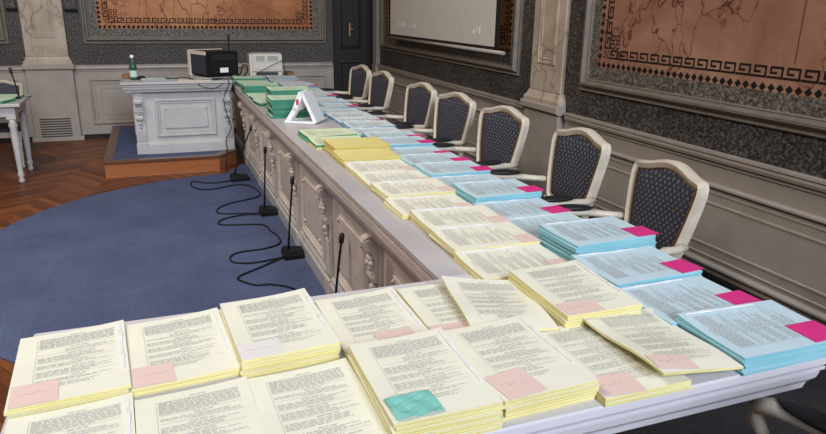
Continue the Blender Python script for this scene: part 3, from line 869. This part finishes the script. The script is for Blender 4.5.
# -- blue row along the chairs
GB = 'blue documents in a row beside the armchairs'
MAG = ('note_magenta', -.100, -.016, -.168, -.082)
BX = [(1.262, 1.018, -1, 4, .0095), (1.240, 1.226, 2.5, 3, .009), (1.247, 1.440, 1.5, 4, .0095), (1.276, 1.672, 2, 6, .0105), (1.252, 1.888, 4, 2, .009), (1.248, 2.102, 2, 2, .009), (1.258, 2.317, 2, 4, .010), (1.245, 2.531, 0, 2, .009), (1.25, 2.746, 1, 3, .010)]
rb = random.Random(11); y = 2.746
while y < 6.95:
    y += .2155; BX.append((1.245 + rb.uniform(-.02, .02), y, rb.uniform(-2, 3), rb.choice((2, 2, 3, 3, 4)), .009 if y < 4 else .008))
for i, (x, y, a, n, t) in enumerate(BX):
    col = 'blue' if i < 13 else 'pale'
    note = MAG if i < 13 or i % 3 == 0 else None
    if i == 0: note = ('note_magenta', -.100, -.016, -.150, -.060)
    if i in (2, 5, 7): note = ('note_magenta', -.100, -.016, -.160, -.075, .08)
    stack(x, y, R(90 + a), n, t, col, 'blue document', '%s blue stack counting from the front table' % NUM[i], GB, note=note, lay=i % 6, sd=i % 4, strip=i < 16)
# loose cards at the far end
for i, (x, y, a, mt, lab) in enumerate(((1.388, 7.42, 4, 'brown_card', 'brown folder lying at the far end of the long desk'), (1.10, 5.62, 30, 'orange_card', 'orange folder lying askew between green and blue stacks'), (1.09, 6.70, -20, 'orange_card', 'orange folder before the printer at the far end'))):
    if i == 0:
        b = MB(); b.box(-.030, .030, -.08, .08, 0, .045, mt, bev=.004); b.box(-.032, .032, -.082, .082, .0455, .05, mt, bev=.001)
    else:
        b = MB(); b.box(-.05, .05, -.07, .07, 0, .006, mt, bev=.002); b.box(-.048, .052, -.068, .072, .0065, .009, mt)
    f = b.build('folder'); f.location = (x, y, ZD + .0006 if i != 1 else ZD + .0006); f.rotation_euler = (0, 0, R(a)); tag(f, lab, 'folder')

# ------------------------------------------------------------------ white display stand on the long desk
ds = thing('display_stand', 'white plastic A-shaped display stand before the tall green stacks', 'display', (.90, 4.38, ZD + .0008), R(-34)); ds.scale = (1.1, 1.1, 1.05)
def slab(b, p0, p1, y0, y1, th, m):
    d = Vector(p1) - Vector(p0); nrm = Vector((-d.y, d.x)).normalized() * th
    P = [Vector(p0), Vector(p1), Vector(p1) + nrm, Vector(p0) + nrm]
    b.rings([[(q.x, y, q.y) for q in P] for y in (y0, y1)], m, True)
b = MB(); slab(b, (.115, .012), (.032, .195), -.07, .07, .020, 'white_plastic'); b.build('front_board', ds, 0, False)
b = MB(); slab(b, (-.040, .085), (.005, .196), -.07, .05, -.030, 'white_plastic'); slab(b, (-.092, .004), (-.030, .100), -.07, -.01, -.026, 'white_plastic'); b.build('back_leg', ds, 0, False)
b = MB(); b.box(-.09, .10, -.075, .05, 0, .011, 'white_plastic', bev=.004); b.build('foot_plate', ds, 0, False)
b = MB(); b.box(-.012, .004, -.0712, -.0702, .115, .150, 'red'); b.build('printed_mark', ds, 0, False)

# ------------------------------------------------------------------ things on the white desk and beyond
ZT = ZW + .0006; YS = -.06
bt = thing('bottle', 'green glass water bottle with white cap on the white desk', 'bottle', (-.175, 6.80, ZT))
b = MB(); b.lathe([(.030, 0), (.034, .006), (.034, .115), (.030, .135), (.018, .165), (.013, .185), (.013, .205)], (0, 0, 0), 'glass', 18); b.build('glass_body', bt, 0, False)
b = MB(); b.lathe([(.0345, .028), (.0348, .03), (.0348, .085), (.0345, .087)], (0, 0, 0), 'bottle_label', 18); b.build('bottle_label', bt, 0, False)
b = MB(); b.lathe([(.015, .200), (.0155, .203), (.0155, .222), (.013, .226)], (0, 0, 0), 'cap', 14); b.build('cap', bt, 0, False)
gl = thing('small_case', 'small dark case lying beside the bottle on the white desk', 'case', (-.115, 6.84, ZT), R(20))
b = MB(); b.ball((0, 0, .016), .045, .028, .016, 'black', 12, 6); b.build('case_shell', gl, 0, False)
b = MB(); b.tube([(-.046, 0, .016), (0, -.0288, .016), (.046, 0, .016)], .002, 'slot', 6); b.build('seam', gl, 0, False)
bx = MB(); bx.box(-.06, .06, -.08, .08, 0, .04, 'brown_card', bev=.004); bx.box(-.061, .061, -.02, .02, .0401, .041, 'cream_plastic')
o = bx.build('card_box'); o.location = (-.225, 7.02, ZT); tag(o, 'small brown card box behind the bottle on the white desk', 'box')
for i, (x, y, a) in enumerate(((.04, 6.74, 6), (.36, 6.70, -4))):
    o = link('paper_sheet', doc_mesh('yellow' if i else 'pale', .003, 'std', i, 2)); o.location = (x, y, ZT); o.rotation_euler = (0, 0, R(a + 90))
    tag(o, ('white paper sheet lying beside the bottle on the white desk', 'cream paper sheet lying before the black monitor')[i], 'paper')

mn = thing('monitor', 'black boxy monitor seen from behind with white sticker', 'monitor', (.492, 6.84, ZT), R(24))
b = MB(); b.box(0, .345, .02, .33, .012, .245, 'black', bev=.008); b.box(.03, .315, 0, .02, .03, .225, 'black', bev=.008)
for k in range(7): b.box(.05, .30, -.002, .001, .17 + k * .007, .173 + k * .007, 'slot')
b.build('rear_housing', mn, 0, False)
b = MB(); b.box(-.004, .0, .03, .32, .03, .21, 'navy', bev=.001); b.build('side_panel', mn, 0, False)
b = MB(); b.box(-.012, .357, .332, .372, 0, .25, 'cream_plastic', bev=.006); b.box(-.008, .0, .02, .332, .212, .247, 'cream_plastic', bev=.002); b.build('bezel', mn, 0, False)
b = MB(); b.box(.13, .22, -.0035, -.0022, .045, .09, 'white_plastic'); b.build('sticker', mn, 0, False)
b = MB(); b.box(.04, .30, .06, .30, 0, .0115, 'black'); b.build('foot', mn, 0, False)

pr = thing('printer', 'pale grey printer at the far end of the long desk', 'printer', (.975, 7.48, ZD + .0006), R(-3))
b = MB(); b.box(.03, .345, .0, .24, .045, .235, 'grey_plastic', bev=.008); b.box(.03, .345, .02, .24, .0, .045, 'grey_plastic', bev=.003); b.build('body', pr, 0, False)
b = MB(); b.box(0, .028, .0, .24, .0, .23, 'cream_plastic', bev=.006); b.build('side_cover', pr, 0, False)
b = MB(); b.box(.05, .325, -.006, .001, .145, .22, 'grey_plastic', bev=.003)
for k in range(5):
    b.box(.07, .16, -.0075, -.006, .160 + k * .011, .164 + k * .011, 'slot'); b.box(.19, .30, -.0075, -.006, .160 + k * .011, .164 + k * .011, 'slot')
b.build('upper_panel', pr, 0, False)
b = MB(); b.box(.05, .325, -.006, .001, .07, .138, 'grey_plastic', bev=.003)
for k in range(4): b.box(.06 + k * .025, .075 + k * .025, -.0085, -.006, .085, .097, 'cream_plastic')
b.build('lower_panel', pr, 0, False)
b = MB(); b.box(.07, .30, .012, .0201, .008, .038, 'slot'); b.build('paper_slot', pr, 0, False)

def cable(name, label, pts, r=.004, mat='black'):
    """smooth Catmull-Rom tube"""
    P = [Vector(p) for p in pts]; Q = []
    for i in range(len(P) - 1):
        a, p, q, c = P[max(i - 1, 0)], P[i], P[i + 1], P[min(i + 2, len(P) - 1)]
        for k in range(6):
            t = k / 6
            Q.append(.5 * ((2 * p) + (q - a) * t + (2 * a - 5 * p + 4 * q - c) * t * t + (3 * p - a - 3 * q + c) * t ** 3))
    Q.append(P[-1]); b = MB(); b.tube(Q, r, mat, 6); return b
zc = ZT + .005
def top_cable(label, pts, r=.004):
    o = recentre(cable('cable', label, pts, r).build('cable'), pts[0]); tag(o, label, 'cable', 'cables on the white desk')
top_cable('black cable hanging down the corner of the white desk beside the scroll', [(.60, 6.735, zc), (.64, 6.605, zc + .004), (.655, 6.580, .80), (.600, 6.575, .66), (.625, 6.595, .5), (.655, 6.625, .38), (.600, 6.635, .25), (.610, 6.615, .145), (.60, 6.60, .162), (.585, 6.515, .145), (.572, 6.44, .05), (.56, 6.36, .014)])
top_cable('second black cable looping beside the hanging one', [(.66, 6.755, zc), (.69, 6.595, zc), (.690, 6.575, .80), (.660, 6.550, .70), (.700, 6.585, .60), (.69, 6.565, .52), (.66, 6.555, .45)], .0035)
top_cable('thin black cable sagging before the monitor', [(.30, 6.735, ZT + .03), (.34, 6.635, ZT + .006), (.40, 6.580, .79), (.50, 6.575, .765), (.58, 6.580, .79), (.62, 6.615, ZT + .006)], .003)
top_cable('tangle of black cable lying before the monitor', [(.10, 6.775, zc + .006), (.18, 6.735, zc + .008), (.27, 6.775, zc + .01), (.30, 6.695, zc + .012), (.36, 6.735, zc), (.46, 6.675, zc), (.56, 6.715, zc), (.60, 6.675, zc), (.52, 6.645, zc)], .005)
o = recentre(cable('cable', '', [(.84, 7.40, ZD + .006), (.91, 7.40, ZD + .02), (.945, 7.41, ZD + .10), (.90, 7.44, ZD + .12), (.87, 7.46, ZD + .03), (.84, 7.52, ZD + .008)], .007).build('cable'), (.9, 7.4, ZD)); tag(o, 'thick black cable looping up beside the grey printer', 'cable')
o = recentre(cable('cable', '', [(1.02, 7.385, ZD + .02), (1.06, 7.36, ZD + .055), (1.17, 7.36, ZD + .11), (1.27, 7.37, ZD + .155), (1.32, 7.40, ZD + .16), (1.338, 7.44, ZD + .10), (1.342, 7.46, ZD + .01)], .004).build('cable'), (1.2, 7.36, ZD)); tag(o, 'thin black cable crossing in front of the grey printer', 'cable')

# ------------------------------------------------------------------ microphones
def mic_parts(t, lean, h, foot=(.165, .15, .052)):
    fx, fy, fz = foot
    b = MB()
    b.rings([[(-.035 + o, -fy / 2 + o, z), (fx - .035 - o * q, -fy / 2 + o + .015, z * .75), (fx - .035 - o * q, fy / 2 - o - .015, z * .75), (-.035 + o, fy / 2 - o, z)] for z, o, q in ((.0, 0, 1), (fz * .5, 0, 1), (fz, .012, 1.6))], 'black', True)
    for k in range(3): b.box(.03 + k * .02, .042 + k * .02, -.01, .01, fz * .78, fz * .82 + .003, 'slot')
    b.build('base', t, 0, False)
    b = MB(); P = []
    for k in range(9):
        f = k / 8; P.append((lean * f ** 1.15, 0, fz * .9 + (h - fz) * f))
    b.tube(P, [.0075] * 2 + [.0062] * 7, 'black', 8); b.build('gooseneck', t, 0, False)
    d = (Vector(P[-1]) - Vector(P[-3])).normalized(); p = Vector(P[-1])
    b = MB(); b.tube([p - d * .02, p - d * .01, p + d * .012, p + d * .03, p + d * .036], [.006, .012, .0135, .012, .004], 'blackmatte', 10); b.build('foam_tip', t, 0, False)
ZR = .0095
def floor_mic(x, y, lean, h, lab, cab, rz=0.):
    t = thing('microphone', lab, 'microphone', (x, y, ZR), rz, 'gooseneck microphones on the rug')
    mic_parts(t, lean, h)
    if cab:
        c = cable('cable', '', [(px - x, py - y, .006 if i else .012) for i, (px, py) in enumerate(cab)], .0055)
        c.build('cable', t, 0, False)
floor_mic(.595, 6.0, .165, .46, 'gooseneck microphone standing on the rug nearest the white desk podium', [(.59, 5.97), (.52, 5.95), (.42, 5.93), (.33, 5.955), (.235, 6.03), (.215, 5.90), (.262, 5.76), (.36, 5.715), (.472, 5.758), (.584, 5.806), (.685, 5.74), (.735, 5.55), (.72, 5.39), (.612, 5.304), (.50, 5.255), (.40, 5.17), (.352, 5.06), (.38, 4.975), (.50, 4.94), (.66, 4.90)])
floor_mic(.69, 4.89, .025, .485, 'gooseneck microphone between two others on the blue rug', [(.66, 4.86), (.56, 4.892), (.45, 4.872), (.352, 4.80), (.345, 4.71), (.46, 4.665), (.60, 4.63), (.651, 4.57), (.66, 4.46), (.69, 4.33), (.675, 4.18), (.558, 4.11), (.43, 4.10), (.352, 4.05), (.34, 3.95), (.40, 3.895), (.50, 3.885), (.66, 3.92)])
floor_mic(.69, 3.94, .04, .485, 'gooseneck microphone nearer the front table, whole base in view', [(.66, 3.915), (.50, 3.80), (.36, 3.695), (.352, 3.63), (.426, 3.535), (.51, 3.515), (.60, 3.44), (.66, 3.30), (.70, 3.05), (.70, 2.92)])
floor_mic(.715, 2.90, .045, .455, 'gooseneck microphone whose base hides behind the front table', None)
t = thing('microphone', 'gooseneck microphone rising behind the black monitor', 'microphone', (.745, 7.27, ZT)); mic_parts(t, .005, .36, (.09, .07, .02))
t = thing('microphone', 'gooseneck microphone on the small side table by the wall', 'microphone', (-1.125, 6.74, .6955)); mic_parts(t, -.03, .235, (.05, .06, .02))
# papers on the side table
for i, (x, y, a, c, n) in enumerate(((-1.20, 6.62, 90, 'green', 1), (-1.34, 6.50, 70, 'green', 2), (-1.55, 6.75, 95, 'green', 3))):
    pl = ('lying beside the side-table microphone', 'pair of papers before the side-table chair', 'stack of papers on the far side-table end')[i]
    if i == 0: x, y = -1.27, 6.86
    if i == 1: x, y = -1.30, 6.56
    if i == 2: x, y = -1.72, 6.70
    stack(x, y, R(a), n, .011, c, 'green paper', pl, 'green papers on the side table', strip=False, z0=.6956)

# ------------------------------------------------------------------ projection screen in front of the far marble panel
SX = 2.60
sn = thing('projection_screen', 'white projection screen hanging before the wall with black border', 'screen', (SX, 6.24, 1.15))
b = MB(); b.box(SX, SX + .003, 4.96, 7.55, 1.225, 3.4, 'screen'); b.build('screen_cloth', sn)
b = MB()
for y0, y1, z0, z1 in ((4.89, 4.96, 1.215, 3.4), (7.55, 7.60, 1.215, 3.4), (4.96, 7.55, 1.205, 1.225)): b.box(SX - .001, SX + .004, y0, y1, z0, z1, 'screen_black')
b.build('black_border', sn)
b = MB(); b.tube([(SX + .002, 4.80, 1.185), (SX + .002, 7.66, 1.185)], .015, 'mould', 10); b.build('bottom_bar', sn)
b = MB(); b.tube([(SX + .015, 4.78, 3.43), (SX + .015, 7.68, 3.43)], .036, 'white_plastic', 12); b.build('roller_case', sn)
b = MB()
for y, h, w in ((7.28, .055, .012), (7.23, .02, .010), (7.17, .05, .012), (7.13, .05, .03), (7.07, .055, .014), (6.93, .03, .014), (6.84, .035, .03), (6.76, .035, .026)):
    b.box(SX - .0022, SX - .0012, y - w, y + w * .2, 1.315, 1.315 + h, 'mark')
for y, z, h, w in ((5.36, 1.315, .03, .03), (5.30, 1.33, .045, .012), (5.25, 1.315, .06, .025)): b.box(SX - .0022, SX - .0012, y - w, y + w * .3, z, z + h, 'mark')
b.build('lettering', sn)

# ------------------------------------------------------------------ light
w = bpy.data.worlds.new('world'); scene.world = w; w.use_nodes = True
w.node_tree.nodes['Background'].inputs[0].default_value = (.75, .85, 1, 1); w.node_tree.nodes['Background'].inputs[1].default_value = .6
def area(name, loc, rot, sx, sy, power, col):
    l = bpy.data.lights.new(name, 'AREA'); l.shape = 'RECTANGLE'; l.size = sx; l.size_y = sy; l.energy = power; l.color = col
    o = bpy.data.objects.new(name, l); COL.objects.link(o); o.location = loc; o.rotation_euler = rot; return o
for i, (x, p) in enumerate(((-2.4, 130), (-.4, 380), (1.6, 720))):
    area('window_light_%d' % i, (x, -7.45, 5.7), (R(66), 0, 0), 1.15, 4.1, p, (.84, .91, 1.))
area('chandelier', (-1.7, 3.6, 4.4), (0, R(-14), 0), 1.4, 1.4, 165, (1., .88, .74))

# ------------------------------------------------------------------ camera
cam = bpy.data.cameras.new('camera'); cam.sensor_fit = 'HORIZONTAL'; cam.sensor_width = 36.
F, PITCH, ROLL, YAW = 665.6, R(17.4435), R(1.0008), R(-21.151)
cam.lens = F / 826 * 36; cam.clip_start = .02
co = bpy.data.objects.new('camera', cam); COL.objects.link(co)
f = Vector((0, math.cos(PITCH), -math.sin(PITCH))); r = Vector((1, 0, 0)); u = r.cross(f)
r2 = r * math.cos(ROLL) + u * math.sin(ROLL); u2 = -r * math.sin(ROLL) + u * math.cos(ROLL)
Rz = Matrix.Rotation(YAW, 3, 'Z')
r2, u2, f = Rz @ r2, Rz @ u2, Rz @ f
mw = Matrix((r2, u2, -f)).transposed().to_4x4(); mw.translation = Vector((0, 0, 1.5158)); co.matrix_world = mw
scene.camera = co
scene.view_settings.view_transform = 'Standard'; scene.view_settings.look = 'None'
scene.view_settings.exposure = 0.1; scene.view_settings.gamma = 1.; scene.view_settings.use_curve_mapping = False
